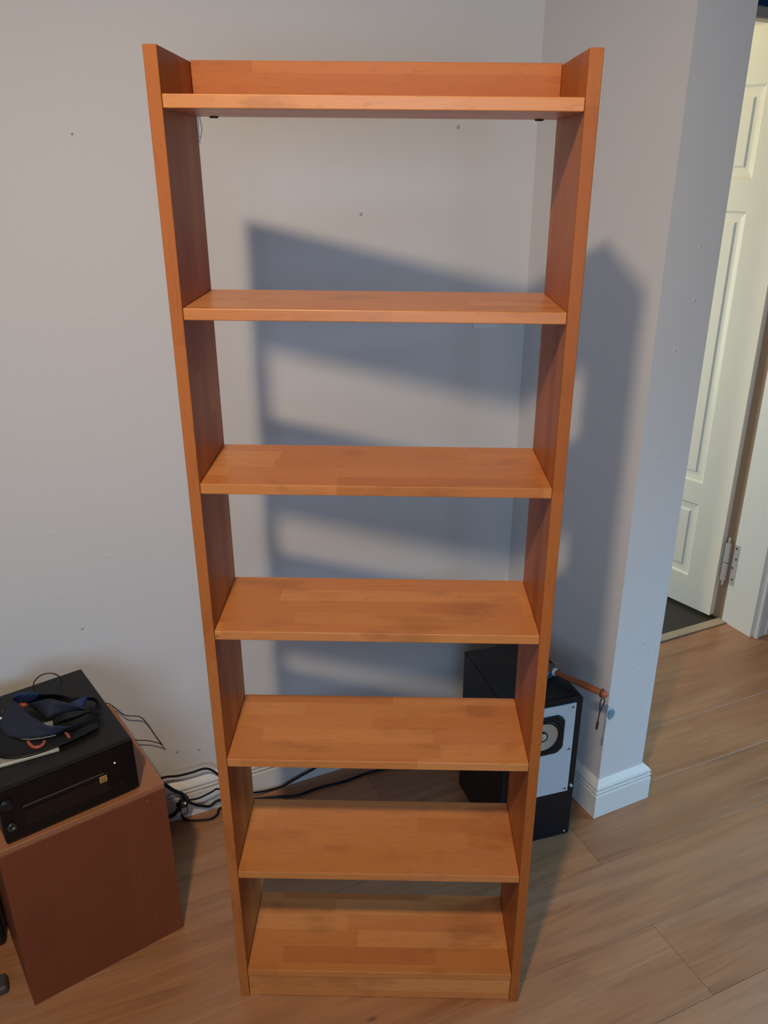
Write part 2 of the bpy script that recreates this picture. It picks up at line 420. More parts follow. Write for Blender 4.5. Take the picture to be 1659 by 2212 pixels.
for i in range(26):
    z = random.choice([random.uniform(0.2, 1.1), random.uniform(0.2, 0.9)]); a = random.uniform(1.055, 1.24); r = random.uniform(0.002, 0.0042)
    bm = lathe_bm([(0.0002, r*0.7), (r*0.6, r*0.5), (r, 0.0)], 8, centre=(a, 0.325, z), axis='Y')
    finish('plaster_bump', bm, stub_m, ws, F=ROOM)
random.seed(11)

# ------------------------------------------------------------------ doorway and door
door = empty('door_1', W(2.0, 1.1, 0), kind='structure')
# lining: deep side board, head and left board
finish('door_lining', box_bm(DR-0.012, DR, BW-0.005, 1.150, 0, DT), frame_m, door, F=ROOM)
finish('door_lining', box_bm(DL, DL+0.012, BW-0.005, 1.150, 0, DT), frame_m, door, F=ROOM)
finish('door_lining', box_bm(DL+0.012, DR-0.012, BW-0.005, 1.150, DT-0.012, DT), frame_m, door, F=ROOM)
finish('door_rebate', box_bm(DR-0.010, DR, 1.151, 1.27, 0, 2.80), groove_m, door, F=ROOM)
finish('transom_bar', box_bm(DL+0.013, DR-0.013, 1.10, 1.168, 2.735, 2.775, 0.004), thresh_m, door, F=ROOM)
finish('transom_glass', box_bm(DL+0.013, DR-0.013, 1.13, 1.140, 2.776, DT-0.013), glass_m, door, F=ROOM)
finish('threshold', box_bm(DL+0.013, DR-0.013, 1.118, 1.170, 0.0005, 0.008, 0.002), thresh_m, door, F=ROOM)
# architraves with flutes, mirrored left and right
def architrave(x, sgn, y=BW):
    prof = [(0, 0), (0, 0.030), (0.012, 0.034), (0.022, 0.030), (0.027, 0.020), (0.036, 0.024), (0.062, 0.024), (0.066, 0.019), (0.074, 0.019), (0.078, 0.024), (0.104, 0.024), (0.108, 0.019), (0.116, 0.019), (0.120, 0.026), (0.150, 0.022), (0.152, 0)]
    bm = bmesh.new(); r = []
    for z in (0.0005, DT+0.1):
        r.append([bm.verts.new((x+sgn*u, y-0.0008-v, z)) for u, v in prof])
    m = len(prof)
    for i in range(m): bm.faces.new((r[0][i], r[0][(i+1) % m], r[1][(i+1) % m], r[1][i]))
    bm.faces.new(r[0][::-1]); bm.faces.new(r[1])
    return finish('architrave', bm, frame_m, door, F=ROOM)
architrave(DR+0.004, 1); architrave(DL-0.004, -1)

# leaf, swung open into the far room.  local x: from the hinge edge, y: thickness (0 = face we see), z up
A = W(2.53, 1.202); Bp = W(2.477, 1.463); lang = math.atan2(Bp.y-A.y, Bp.x-A.x)
LF = frame(A, lang)
LW, LT0, LT1, TH = 1.06, 0.012, 2.78, 0.052
def leaf_bm():
    """stiles, rails and three sunk panels with raised fields, on both faces"""
    bm = bmesh.new()
    zs = [(0.187, 0.600), (0.717, 2.039), (2.175, 2.555)]
    xa, xb = 0.16, LW-0.16
    box_bm(0, xa, -TH, 0, LT0, LT1, bm=bm); box_bm(xb, LW, -TH, 0, LT0, LT1, bm=bm)
    edges = [LT0]+[v for p in zs for v in p]+[LT1]
    for i in range(0, len(edges), 2): box_bm(xa, xb, -TH, 0, edges[i], edges[i+1], bm=bm)
    xm = (xa+xb)/2
    for z0, z1 in zs:
        box_bm(xm-0.06, xm+0.06, -TH, 0, z0, z1, bm=bm)
        for a, b in ((xa, xm-0.06), (xm+0.06, xb)):
            # rings: rim at the face, sink, flat, rise to the raised field
            for side in (0, 1):
                def ring(i, d):
                    y = -d if side == 0 else -TH+d
                    return [bm.verts.new(p) for p in ((a+i, y, z0+i), (b-i, y, z0+i), (b-i, y, z1-i), (a+i, y, z1-i))]
                R = [ring(0, 0.0), ring(0.010, 0.009), ring(0.030, 0.012), ring(0.046, 0.012), ring(0.054, 0.005)]
                for r0, r1 in zip(R[:-1], R[1:]):
                    for k in range(4): bm.faces.new((r0[k], r0[(k+1) % 4], r1[(k+1) % 4], r1[k]))
                bm.faces.new(R[-1])
    return bm
# leaf lies on the +y' side away from the viewer: the visible face is y'=0 and the thickness goes to +e1
bml = leaf_bm()
leaf = finish('door_leaf', bml, door_m, door, F=LF)
# lower hinge: flag on the lining, two knuckles, pin tips and four screw holes
hx = DR-0.012
hg = finish('hinge', box_bm(hx-0.0035, hx, 1.118, 1.149, 0.222, 0.452, 0.001), steel_m, door, F=ROOM); hg['label'] = 'painted steel door hinge'
hb = bmesh.new(); cx, cy = hx-0.013, 1.178
lathe_bm([(0.0005, 0.235), (0.0155, 0.235), (0.0155, 0.335), (0.0005, 0.335)], 14, hb, (cx, cy, 0))
lathe_bm([(0.0005, 0.340), (0.0155, 0.340), (0.0155, 0.445), (0.0005, 0.445)], 14, hb, (cx, cy, 0))
lathe_bm([(0.0005, 0.445), (0.006, 0.447), (0.007, 0.470), (0.0005, 0.478)], 12, hb, (cx, cy, 0))
lathe_bm([(0.0005, 0.200), (0.006, 0.206), (0.007, 0.233), (0.0005, 0.235)], 12, hb, (cx, cy, 0))
finish('hinge_knuckle', hb, steel_m, door, F=ROOM, smooth=False)
for (yy, zz) in ((1.135, 0.430), (1.128, 0.372), (1.140, 0.318), (1.131, 0.255)):
    bm = bmesh.new(); ring = [bm.verts.new((hx-0.0037, yy+0.0048*math.cos(2*math.pi*k/12), zz+0.0075*math.sin(2*math.pi*k/12))) for k in range(12)]
    ring2 = [bm.verts.new((hx-0.0036, v.co.y, v.co.z)) for v in ring]
    bm.faces.new(ring); 
    for k in range(12): bm.faces.new((ring[k], ring[(k+1) % 12], ring2[(k+1) % 12], ring2[k]))
    finish('screw_hole', bm, hole_m, hg, F=ROOM)

# small white wall plate half hidden behind the upper shelf
plate = empty('switch_plate', W(0.87, BW, 1.70), 'small white wall plate showing under the right end of the second highest board', 'wall plate')
finish('plate_frame', box_bm(0.824, 0.917, BW-0.014, BW-0.0006, 1.697, 1.790, 0.003, 2), switch_m, plate, F=ROOM)
finish('plate_rocker', box_bm(0.838, 0.903, BW-0.018, BW-0.0145, 1.711, 1.776, 0.002, 2), switch_m, plate, F=ROOM)

# ================================================================== BOOKCASE
bc = empty('bookcase', (0, 0.13, 0), 'tall open-backed orange-brown wooden bookcase with seven empty shelves, standing mid-room', 'bookcase')
T = 0.0252; HW = 0.4; D = 0.2718; TOP = 2.4014; THK = 0.0232
def board(name, x0, x1, y0, y1, z0, z1, grain, bev=0.0018, mat=None):
    return finish(name, box_bm(x0, x1, y0, y1, z0, z1, bev, 2), mat or beech, bc, grain=grain)
GZ = (2, 1, 0); GX = (0, 1, 2); GXV = (0, 2, 1)
board('side_panel', -HW, -HW+T, 0, D, 0, TOP, GZ, mat=beech_red)
board('side_panel', HW-T, HW, 0, D, 0, TOP, GZ, mat=beech_red)
ZS = [2.3248, 1.9516, 1.5849, 1.2222, 0.8538, 0.4808, 0.1066]
for i, z in enumerate(ZS):
    o = board('shelf_board', -HW+T+0.0006, HW-T-0.0006, 0.0012, D-(0.0 if i else 0.0012), z-THK, z, GX)
board('back_rail', -HW+T+0.0006, HW-T-0.0006, D-0.024, D-0.0015, ZS[0]+0.0004, 2.4035, GXV, mat=beech_red)
board('plinth_board', -HW+T+0.0006, HW-T-0.0006, 0.0045, 0.026, 0.0005, ZS[6]-THK-0.0004, GXV)
board('plinth_board', -HW+T+0.0006, HW-T-0.0006, D-0.03, D-0.008, 0.0005, ZS[6]-THK-0.0004, GXV)
# dark connector caps under the top board and at the shelf ends
for x in (-0.335, 0.335):
    bm = lathe_bm([(0.0004, -0.003), (0.008, -0.003), (0.010, 0.0), (0.0004, 0.0)], 16, centre=(x, D-0.022, ZS[0]-THK-0.0002))
    finish('connector_cap', bm, hole_m, bc)
for z in ZS[1:6]:
    for x, s in ((-HW+T, 1), (HW-T, -1)):
        for y in (0.045, D-0.045):
            bm = tube_bm([(x, y, z-THK-0.0035), (x+s*0.013, y, z-THK-0.0035)], 0.003, 8, 0)
            finish('shelf_peg', bm, screw_m, bc)
# loose pale thread at the upper left back corner
th = tube_bm([(-0.370, 0.2735, 2.303), (-0.3685, 0.2745, 2.290), (-0.3675, 0.2745, 2.277), (-0.371, 0.2740, 2.264), (-0.3755, 0.2738, 2.253)], 0.0014, 6, 5)
tube_bm([(-0.374, 0.2736, 2.303), (-0.3735, 0.2736, 2.285), (-0.3745, 0.2736, 2.268), (-0.3725, 0.2738, 2.252)], 0.0012, 6, 5, th)
tobj = finish('loose_thread', th, switch_m); tagobj(tobj, 'thin pale loose thread hanging below the top board at the bookcase back left corner', 'thread')

# ================================================================== SPEAKER
sa = math.radians(18.1); SF = frame((0.402, 0.561, 0), sa); SWD, SD, SHT = 0.2835, 0.352, 0.603
sp = empty('loudspeaker', (SF @ Vector((SWD/2, SD/2, 0))), 'black floor loudspeaker with white front panel in the corner behind the bookcase right side', 'speaker')
bm = bmesh.new()
# cabinet with chamfered front right top corner
cr = 0.014
prof = [(0, 0), (SWD, 0), (SWD, SHT-cr), (SWD-cr, SHT), (0, SHT)]
fr_ = [bm.verts.new((x, 0.0, z)) for x, z in prof]; bk = [bm.verts.new((x, SD, z)) for x, z in prof]
m = len(prof)
for i in range(m): bm.faces.new((fr_[i], fr_[(i+1) % m], bk[(i+1) % m], bk[i]))
bm.faces.new(fr_[::-1]); bm.faces.new(bk)
bmesh.ops.bevel(bm, geom=list(bm.edges), offset=0.0025, segments=2, affect='EDGES')
finish('cabinet', bm, black_m, sp, F=SF)
bf = finish('front_panel', box_bm(0.028, 0.256, -0.006, -0.0004, 0.206, 0.577, 0.0012), spkw_m, sp, F=SF); bf['label'] = 'white front panel'
# driver: squared-off black frame, rubber surround, paper cone, dust cap
dx, dz = 0.1385, 0.466
def sq(r, k, n, flat):
    a = 2*math.pi*k/n; c, s = math.cos(a), math.sin(a)
    # circle clipped by a slightly larger square turned upright
    rr = min(r, flat/max(abs(c), abs(s)))
    return rr*c, rr*s
bm = bmesh.new(); n = 64; rings = []
for R_, flat, y in ((0.094, 0.077, -0.0062), (0.094, 0.077, -0.012), (0.089, 0.073, -0.0145), (0.066, 0.066, -0.0145), (0.0635, 0.0635, -0.010)):
    rings.append([bm.verts.new((dx+sq(R_, k, n, flat)[0], y, dz+sq(R_, k, n, flat)[1])) for k in range(n)])
for i in range(len(rings)-1):
    for k in range(n): bm.faces.new((rings[i][k], rings[i][(k+1) % n], rings[i+1][(k+1) % n], rings[i+1][k]))
bm.faces.new(rings[0])
fo = finish('driver_frame', bm, black_m, sp, F=SF)
finish('surround', lathe_bm([(0.0645, 0.0105), (0.063, 0.0155), (0.059, 0.0165), (0.055, 0.0145), (0.0535, 0.0105)], 48, centre=(dx, 0, dz), axis='Y'), rubber_m, sp, F=SF, smooth=True)
cone = finish('cone', lathe_bm([(0.0545, 0.0122), (0.045, 0.0105), (0.030, 0.0085), (0.020, 0.0075), (0.001, 0.0072)], 48, centre=(dx, 0, dz), axis='Y'), paper_m, sp, F=SF, smooth=True); cone['label'] = 'pale brown paper cone'
finish('dust_cap_ring', lathe_bm([(0.0195, 0.0078), (0.0195, 0.0145), (0.0165, 0.0150), (0.0160, 0.0078)], 32, centre=(dx-0.004, 0, dz+0.002), axis='Y'), rubber_m, sp, F=SF, smooth=True)
finish('dust_cap', lathe_bm([(0.0158, 0.0100), (0.0155, 0.0140), (0.010, 0.0160), (0.001, 0.0168)], 32, centre=(dx-0.004, 0, dz+0.002), axis='Y'), cap_m, sp, F=SF, smooth=True)
for x, z in ((0.244, 0.563), (0.244, 0.391), (0.244, 0.220), (0.040, 0.563), (0.040, 0.391), (0.040, 0.220)):
    bm = lathe_bm([(0.0042, 0.0062), (0.0036, 0.0082), (0.0005, 0.0086)], 12, centre=(x, 0, z), axis='Y')
    finish('screw', bm, screw_m, sp, F=SF)
finish('grille_stud', lathe_bm([(0.004, 0.0), (0.005, 0.006), (0.003, 0.010), (0.0004, 0.011)], 12, centre=(0.268, -0.0004, 0.226), axis='Y'), switch_m, sp, F=SF, smooth=True)
finish('grille_stud', lathe_bm([(0.003, 0.0), (0.003, 0.003), (0.0004, 0.004)], 12, centre=(0.262, -0.0004, 0.018), axis='Y'), switch_m, sp, F=SF)

# ================================================================== HATCHET lying on the speaker
hz = 0.628
hx_ = empty('hatchet', (0.60, 0.73, SHT), 'small hatchet with brown wooden handle lying on the black loudspeaker, handle end overhanging', 'hatchet')
Hd = Vector((0.545, 0.775, hz)); Ht = Vector((0.724, 0.6225, hz-0.002)); hd = (Ht-Hd).normalized(); hp = Vector((-hd.y, hd.x, 0))
if hp.y > 0: hp = -hp
bm = tube_bm([Hd-hd*0.01, Hd+hd*0.06, Hd+hd*0.12, Hd+hd*0.18, Ht], 0.011, 12, 5, radii=[0.0100, 0.0095, 0.0110, 0.0125, 0.0105])
finish('handle', bm, handle_m, hx_, grain=(0, 1, 2), smooth=True)
bm = bmesh.new()
# head: poll block with a blade flaring towards the viewer
c0 = Hd+hd*0.030
sec = [(-0.030, 0.018, 0.0140), (-0.010, 0.019, 0.0155), (0.014, 0.018, 0.0145), (0.040, 0.021, 0.0085), (0.070, 0.030, 0.0035), (0.084, 0.036, 0.0006)]
rings = []
for u, w, t_ in sec:
    c = c0+hp*u+Vector((0, 0, -0.008))
    rings.append([bm.verts.new(c+hd*(w*a)+Vector((0, 0, t_*b))) for a, b in ((-1, -1), (1, -1), (1, 1), (-1, 1))])
for r0, r1 in zip(rings[:-1], rings[1:]):
    for k in range(4): bm.faces.new((r0[k], r0[(k+1) % 4], r1[(k+1) % 4], r1[k]))
bm.faces.new(rings[0]); bm.faces.new(rings[-1])
bmesh.ops.bevel(bm, geom=[e_ for e_ in bm.edges], offset=0.0015, segments=1, affect='EDGES')
hh = finish('axe_head', bm, axe_m, hx_); hh['label'] = 'grey-green iron head'
bm = tube_bm([Hd+hd*0.052, Hd+hd*0.061], 0.0135, 14, 0)
fe = finish('ferrule', bm, ferrule_m, hx_, smooth=False); fe['label'] = 'pale metal collar'
bm = bmesh.new(); bmesh.ops.create_uvsphere(bm, u_segments=16, v_segments=10, radius=0.0125)
for v in bm.verts: v.co = v.co + Ht + hd*0.008
kb = finish('knob', bm, knob_m, hx_, smooth=True); kb['label'] = 'reddish end knob'
bm = bmesh.new()
ringp = [Ht+hd*(-0.002)+0.0135*(math.cos(a)*hp+math.sin(a)*Vector((0, 0, 1))) for a in [2*math.pi*k/16 for k in range(17)]]
tube_bm(ringp, 0.0022, 6, 0, bm)
tube_bm([(0.727, 0.622, 0.615), (0.731, 0.620, 0.606), (0.733, 0.620, 0.592), (0.726, 0.620, 0.567), (0.721, 0.620, 0.540), (0.719, 0.620, 0.512)], 0.0021, 6, 5, bm)
tube_bm([(0.726, 0.618, 0.615), (0.722, 0.619, 0.606), (0.719, 0.619, 0.592), (0.7205, 0.619, 0.566), (0.721, 0.619, 0.540)], 0.0021, 6, 5, bm)
tube_bm([(0.7195, 0.620, 0.512), (0.7185, 0.620, 0.498), (0.718, 0.620, 0.484)], 0.0042, 8, 3, bm)
wl = finish('wrist_loop', bm, cord_m, hx_, smooth=True); wl['label'] = 'dark leather wrist loop'

# ================================================================== WOODEN BOX on the left
ba = math.radians(36.7); BF = frame((-0.981, -0.042, 0), ba); BWd, BDp, BHt = 0.4500, 0.454, 0.575
wbx = empty('wooden_box', (BF @ Vector((BWd/2, BDp/2, 0))), 'closed brown veneered box cabinet at the left wall under the black amplifier', 'cabinet')
k_ = 0.018
GZ2 = (2, 0, 1)
finish('front_board', box_bm(0, BWd, 0, k_, 0.0005, BHt-k_, 0.0012), cabinet_wood, wbx, F=BF, grain=(2, 0, 1))
finish('back_board', box_bm(0, BWd, BDp-k_, BDp, 0.0005, BHt-k_, 0.0012), cabinet_wood, wbx, F=BF, grain=(2, 0, 1))
finish('side_board', box_bm(0, k_, k_+0.0002, BDp-k_-0.0002, 0.0005, BHt-k_, 0.0012), cabinet_wood, wbx, F=BF, grain=(2, 1, 0))
finish('side_board', box_bm(BWd-k_, BWd, k_+0.0002, BDp-k_-0.0002, 0.0005, BHt-k_, 0.0012), cabinet_wood, wbx, F=BF, grain=(2, 1, 0))
top_wood = glued_wood('lighter_top_veneer', [(0.36, 0.145, 0.066), (0.40, 0.165, 0.075), (0.34, 0.130, 0.058)], 0.2, 2.0, 0.38, (0.18, 0.06, 0.028), 0.3)
tb = finish('top_board', box_bm(0, BWd, 0, BDp, BHt-k_+0.0002, BHt, 0.0015), top_wood, wbx, F=BF, grain=(0, 1, 2)); tb['label'] = 'lighter brown top'
for x, z in ((0.03, 0.52), (BWd-0.055, 0.535)):
    finish('nail', lathe_bm([(0.0022, 0.0), (0.0016, 0.0006), (0.0003, 0.0007)], 8, centre=(x, -0.0001, z), axis='Y'), screw_m, wbx, F=BF)

# ================================================================== AMPLIFIER
aa = math.radians(38.1); AW, AD = 0.3575, 0.428; AZ0, AZ1 = BHt+0.0085, 0.748
rim_m = plain('dark_chrome', (0.10, 0.10, 0.095), 0.3, metal=0.8, bump=0)
AF = frame((-0.963, -0.020, 0), aa)
amp = empty('amplifier', (AF @ Vector((AW/2, AD/2, BHt))), 'black metal hi-fi amplifier on top of the brown box cabinet', 'amplifier')
finish('casing', box_bm(0, AW, 0.012, AD, AZ0, AZ1, 0.003, 2), amp_m, amp, F=AF)
finish('front_plate', box_bm(0.0, AW, 0.0, 0.0115, AZ0, AZ1, 0.0035, 2), ampf_m, amp, F=AF)
for x in (0.035, AW-0.035):
    for y in (0.04, AD-0.04):
        finish('foot', lathe_bm([(0.0005, BHt+0.0003), (0.016, BHt+0.0003), (0.017, AZ0-0.0002), (0.0005, AZ0-0.0002)], 14, centre=(x, y, 0)), rubber_m, amp, F=AF)
def afx(p):   # room point -> distance along the front
    return (AF.inverted() @ Vector(p)).x
slot = finish('disc_tray', box_bm(0.055, 0.268, -0.0016, -0.0002, 0.676, 0.681, 0.0004), plain('dark_grey_line', (0.05, 0.045, 0.04), 0.35, bump=0), amp, F=AF)
finish('display_window', box_bm(0.055, 0.275, -0.0010, -0.0002, 0.615, 0.664, 0.0003), glass_m if False else plain('smoked_window', (0.004, 0.004, 0.006), 0.08, bump=0), amp, F=AF)
bd = finish('badge', box_bm(0.2535, 0.2735, -0.0014, -0.0002, 0.650, 0.670, 0.0004), gold_m, amp, F=AF); bd['label'] = 'small gold square badge with dark marking'
bm = bmesh.new()
for x0, x1, z0, z1 in ((0.2560, 0.2575, 0.661, 0.667), (0.2605, 0.2620, 0.661, 0.667), (0.2575, 0.2605, 0.6635, 0.6645), (0.2640, 0.2655, 0.661, 0.667), (0.2675, 0.2690, 0.661, 0.667), (0.2690, 0.2712, 0.6655, 0.667), (0.2565, 0.2710, 0.6545, 0.6575)):
    box_bm(x0, x1, -0.0018, -0.0014, z0, z1, bm=bm)
finish('badge_print', bm, hole_m, bd, F=AF)
kn = finish('headphone_socket', lathe_bm([(0.012, 0.0002), (0.012, 0.006), (0.009, 0.008), (0.006, 0.003), (0.0003, 0.002)], 20, centre=(0.0205, 0, 0.632), axis='Y'), rim_m, amp, F=AF, smooth=True); kn['label'] = 'dark chrome rimmed socket'
pk = finish('power_button', lathe_bm([(0.014, 0.0002), (0.014, 0.008), (0.0125, 0.010), (0.0003, 0.010)], 24, centre=(0.0205, 0, 0.702), axis='Y'), black_m, amp, F=AF, smooth=False)
finish('button_rim', lathe_bm([(0.0155, 0.0002), (0.0160, 0.003), (0.0145, 0.004)], 24, centre=(0.0205, 0, 0.702), axis='Y'), rim_m, amp, F=AF)
led_m = NT('white_led'); led_m.b.inputs['Emission Color'].default_value = (0.9, 0.95, 1, 1); led_m.b.inputs['Emission Strength'].default_value = 0.7; led_m = led_m.m
finish('indicator_light', lathe_bm([(0.0022, 0.0002), (0.0018, 0.0018), (0.0003, 0.002)], 10, centre=(0.300, 0, 0.697), axis='Y'), led_m, amp, F=AF)
for x in (0.255, 0.275, 0.29, 0.31):
    finish('button', box_bm(x-0.005, x+0.005, -0.0028, -0.0002, 0.620, 0.627, 0.0006), black_m, amp, F=AF)
finish('button', box_bm(0.252, 0.262, -0.0028, -0.0002, 0.688, 0.693, 0.0006), black_m, amp, F=AF)
# printed vent field on the lid
bm = bmesh.new()
for i in range(7):
    for j in range(3): box_bm(0.14+0.028*j, 0.160+0.028*j, 0.30+0.014*i, 0.306+0.014*i, AZ1+0.0001, AZ1+0.0006, bm=bm)
vf = finish('vent_slots', bm, hole_m, amp, F=AF)

# ------------------------------------------------------------------ things lying on the amplifier
# clear plastic case
CFx = frame((-1.033, 0.040, 0), math.radians(28.5))
case = empty('disc_case', CFx @ Vector((0.1, 0.07, AZ1)), 'clear plastic disc case under the navy strap on the black amplifier', 'case')
finish('case_lid', box_bm(0.055, 0.200, 0.018, 0.150, AZ1+0.0062, AZ1+0.0090, 0.0008), clear_m, case, F=CFx)
finish('case_tray', box_bm(0.055, 0.200, 0.018, 0.150, AZ1+0.0010, AZ1+0.0058, 0.0008), plain('dark_case_inlay', (0.010, 0.016, 0.032), 0.4, bump=0), case, F=CFx)
finish('case_edge', box_bm(0.050, 0.200, 0.0125, 0.0175, AZ1+0.0010, AZ1+0.0090, 0.0008), plain('pale_case_edge', (0.42, 0.43, 0.34), 0.25, bump=0), case, F=CFx)

def ribbon(name, A_, B_, mat, parent, n=6):
    a = spline(A_, n); b = spline(B_, n); bm = bmesh.new(); M = 5
    V = []
    for p, q in zip(a, b):
        row = []
        for j in range(M):
            t = j/(M-1); c = p.lerp(q, t); c.z = max(c.z, AZ1+0.0105)
            row.append(bm.verts.new(c))
        V.append(row)
    for i in range(len(V)-1):
        for j in range(M-1): bm.faces.new((V[i][j], V[i+1][j], V[i+1][j+1], V[i][j+1]))
    bmesh.ops.recalc_face_normals(bm, faces=bm.faces)
    bmesh.ops.solidify(bm, geom=list(bm.faces), thickness=0.0016)
    return finish(name, bm, mat, parent, smooth=True)
strap = empty('strap_bundle', (-0.95, 0.25, AZ1), 'tangled navy blue webbing strap with orange fittings on the black amplifier', 'strap')
up = lambda P, d=0.0: [(x, y, z+d) for x, y, z in P]
ribbon('webbing', [(-1.07, 0.282, 0.785), (-1.042, 0.296, 0.8), (-0.981, 0.241, 0.8), (-0.948, 0.221, 0.795), (-0.91, 0.202, 0.79), (-0.879, 0.211, 0.782), (-0.854, 0.214, 0.778), (-0.829, 0.258, 0.768)],
       [(-1.056, 0.219, 0.760), (-1.021, 0.186, 0.760), (-0.976, 0.184, 0.760), (-0.946, 0.185, 0.760), (-0.916, 0.193, 0.760), (-0.887, 0.207, 0.760), (-0.869, 0.224, 0.760), (-0.844, 0.247, 0.760)], strap_m, strap)
ribbon('webbing', [(-1.055, 0.313, 0.8), (-1.043, 0.327, 0.805), (-1.013, 0.334, 0.805), (-0.982, 0.326, 0.805)],
       [(-1.068, 0.338, 0.764), (-1.048, 0.331, 0.762), (-1.027, 0.337, 0.762), (-1.013, 0.347, 0.762)], strap2_m, strap)['label'] = 'brighter blue webbing loop'
ribbon('webbing', [(-0.982, 0.326, 0.805), (-0.938, 0.331, 0.8), (-0.894, 0.33, 0.795), (-0.869, 0.332, 0.79)],
       [(-1.013, 0.347, 0.762), (-0.962, 0.355, 0.768), (-0.907, 0.322, 0.778), (-0.876, 0.334, 0.775)], rubber_m, strap)['label'] = 'black lining of the loop'
ribbon('webbing', [(-1.017, 0.321, 0.770), (-0.984, 0.308, 0.79), (-0.947, 0.302, 0.805), (-0.915, 0.295, 0.805), (-0.878, 0.289, 0.8), (-0.858, 0.284, 0.795), (-0.834, 0.292, 0.777)],
       [(-1.012, 0.324, 0.760), (-0.987, 0.307, 0.760), (-0.946, 0.268, 0.762), (-0.925, 0.28, 0.762), (-0.902, 0.29, 0.767), (-0.871, 0.295, 0.772), (-0.846, 0.311, 0.762)], strap_m, strap)
ribbon('webbing', [(-0.885, 0.302, 0.795), (-0.865, 0.313, 0.80), (-0.848, 0.325, 0.798), (-0.846, 0.336, 0.788)],
       [(-0.865, 0.294, 0.779), (-0.854, 0.297, 0.779), (-0.85, 0.312, 0.779), (-0.857, 0.337, 0.769)], strap2_m, strap)['label'] = 'brighter blue webbing end'
ribbon('webbing', [(-0.85, 0.336, 0.785), (-0.829, 0.337, 0.785), (-0.807, 0.314, 0.785), (-0.795, 0.289, 0.78), (-0.805, 0.279, 0.777), (-0.83, 0.285, 0.777), (-0.849, 0.269, 0.777), (-0.877, 0.252, 0.777), (-0.909, 0.224, 0.777)],
       [(-0.864, 0.36, 0.760), (-0.845, 0.357, 0.760), (-0.832, 0.346, 0.760), (-0.827, 0.326, 0.760), (-0.823, 0.306, 0.760), (-0.841, 0.297, 0.760), (-0.856, 0.279, 0.760), (-0.884, 0.259, 0.760), (-0.92, 0.245, 0.760)], rubber_m, strap)
ring = tube_bm(up([(-0.953, 0.164, 0.757), (-0.942, 0.152, 0.757), (-0.929, 0.143, 0.757), (-0.917, 0.144, 0.757), (-0.909, 0.153, 0.757), (-0.91, 0.168, 0.757)], 0.007), 0.0045, 10, 5)
finish('ring_fitting', ring, orange_m, strap, smooth=True)['label'] = 'orange curved fitting'
for P, r in (([(-1.076, 0.291, 0.770), (-1.061, 0.269, 0.772), (-1.044, 0.25, 0.772)], 0.0065), ([(-1.043, 0.325, 0.768), (-1.031, 0.317, 0.770), (-1.022, 0.322, 0.768)], 0.008), ([(-0.869, 0.207, 0.763), (-0.858, 0.197, 0.764), (-0.848, 0.184, 0.763)], 0.0045)):
    finish('strap_tab', tube_bm(P, r, 8, 4, radii=[r*0.6, r, r*0.8]), orange_m, strap, smooth=True)['label'] = 'orange tab'
# dark strap tail under the bundle
ribbon('webbing', [(-1.07, 0.235, 0.762), (-1.02, 0.20, 0.762), (-0.965, 0.175, 0.762), (-0.90, 0.19, 0.762), (-0.85, 0.225, 0.762), (-0.80, 0.265, 0.761)],
       [(-1.03, 0.12, 0.7615), (-0.99, 0.10, 0.7615), (-0.93, 0.11, 0.7615), (-0.87, 0.15, 0.7615), (-0.83, 0.185, 0.7615), (-0.785, 0.235, 0.7605)], rubber_m, strap)
# little white figure-like star at the frame edge
star = bmesh.new()
sc_ = Vector((-1.083, 0.252, 0.768))
for a in range(5):
    an = a*2*math.pi/5+0.4
    tube_bm([sc_, sc_+Vector((0.022*math.cos(an), 0.022*math.sin(an), 0.002*math.sin(an)))], 0.004, 8, 0, star, radii=[0.0045, 0.0028])
so = finish('star_charm', star, switch_m); tagobj(so, 'small white star-shaped charm beside the navy strap on the amplifier', 'charm')

# ================================================================== CABLES
def cable(name, P, r, mat, label, cat='cable', group=None):
    o = finish(name, tube_bm(P, r, 8, 6), mat, smooth=True); return tagobj(o, label, cat, group)
cable('power_cable', [(-0.81, 0.615, 0.205), (-0.793, 0.63, 0.221), (-0.77, 0.651, 0.221), (-0.728, 0.672, 0.210), (-0.684, 0.694, 0.207), (-0.647, 0.713, 0.208), (-0.624, 0.724, 0.195), (-0.599, 0.737, 0.157), (-0.565, 0.752, 0.09), (-0.525, 0.772, 0.045), (-0.475, 0.797, 0.028), (-0.43, 0.820, 0.021), (-0.385, 0.842, 0.020), (-0.338, 0.865, 0.036), (-0.282, 0.892, 0.054), (-0.198, 0.933, 0.079), (-0.10, 0.978, 0.06)],
      0.0042, rubber_m, 'uppermost black cable arching over the baseboard between wooden box and bookcase')
cable('power_cable', [(-0.81, 0.60, 0.24), (-0.768, 0.623, 0.215), (-0.739, 0.637, 0.176), (-0.712, 0.650, 0.146), (-0.695, 0.640, 0.133), (-0.703, 0.630, 0.118), (-0.722, 0.625, 0.108), (-0.745, 0.655, 0.06), (-0.769, 0.665, 0.030), (-0.815, 0.655, 0.020)],
      0.0066, rubber_m, 'thick black cable bundle leading from behind the wooden box into the knot')
cable('power_cable', [(-0.716, 0.640, 0.132), (-0.700, 0.652, 0.118), (-0.663, 0.670, 0.112), (-0.624, 0.689, 0.121), (-0.595, 0.703, 0.125), (-0.56, 0.74, 0.05), (-0.53, 0.767, 0.010), (-0.47, 0.775, 0.007)],
      0.0036, rubber_m, 'middle black cable leaving the knot towards the bookcase left side')
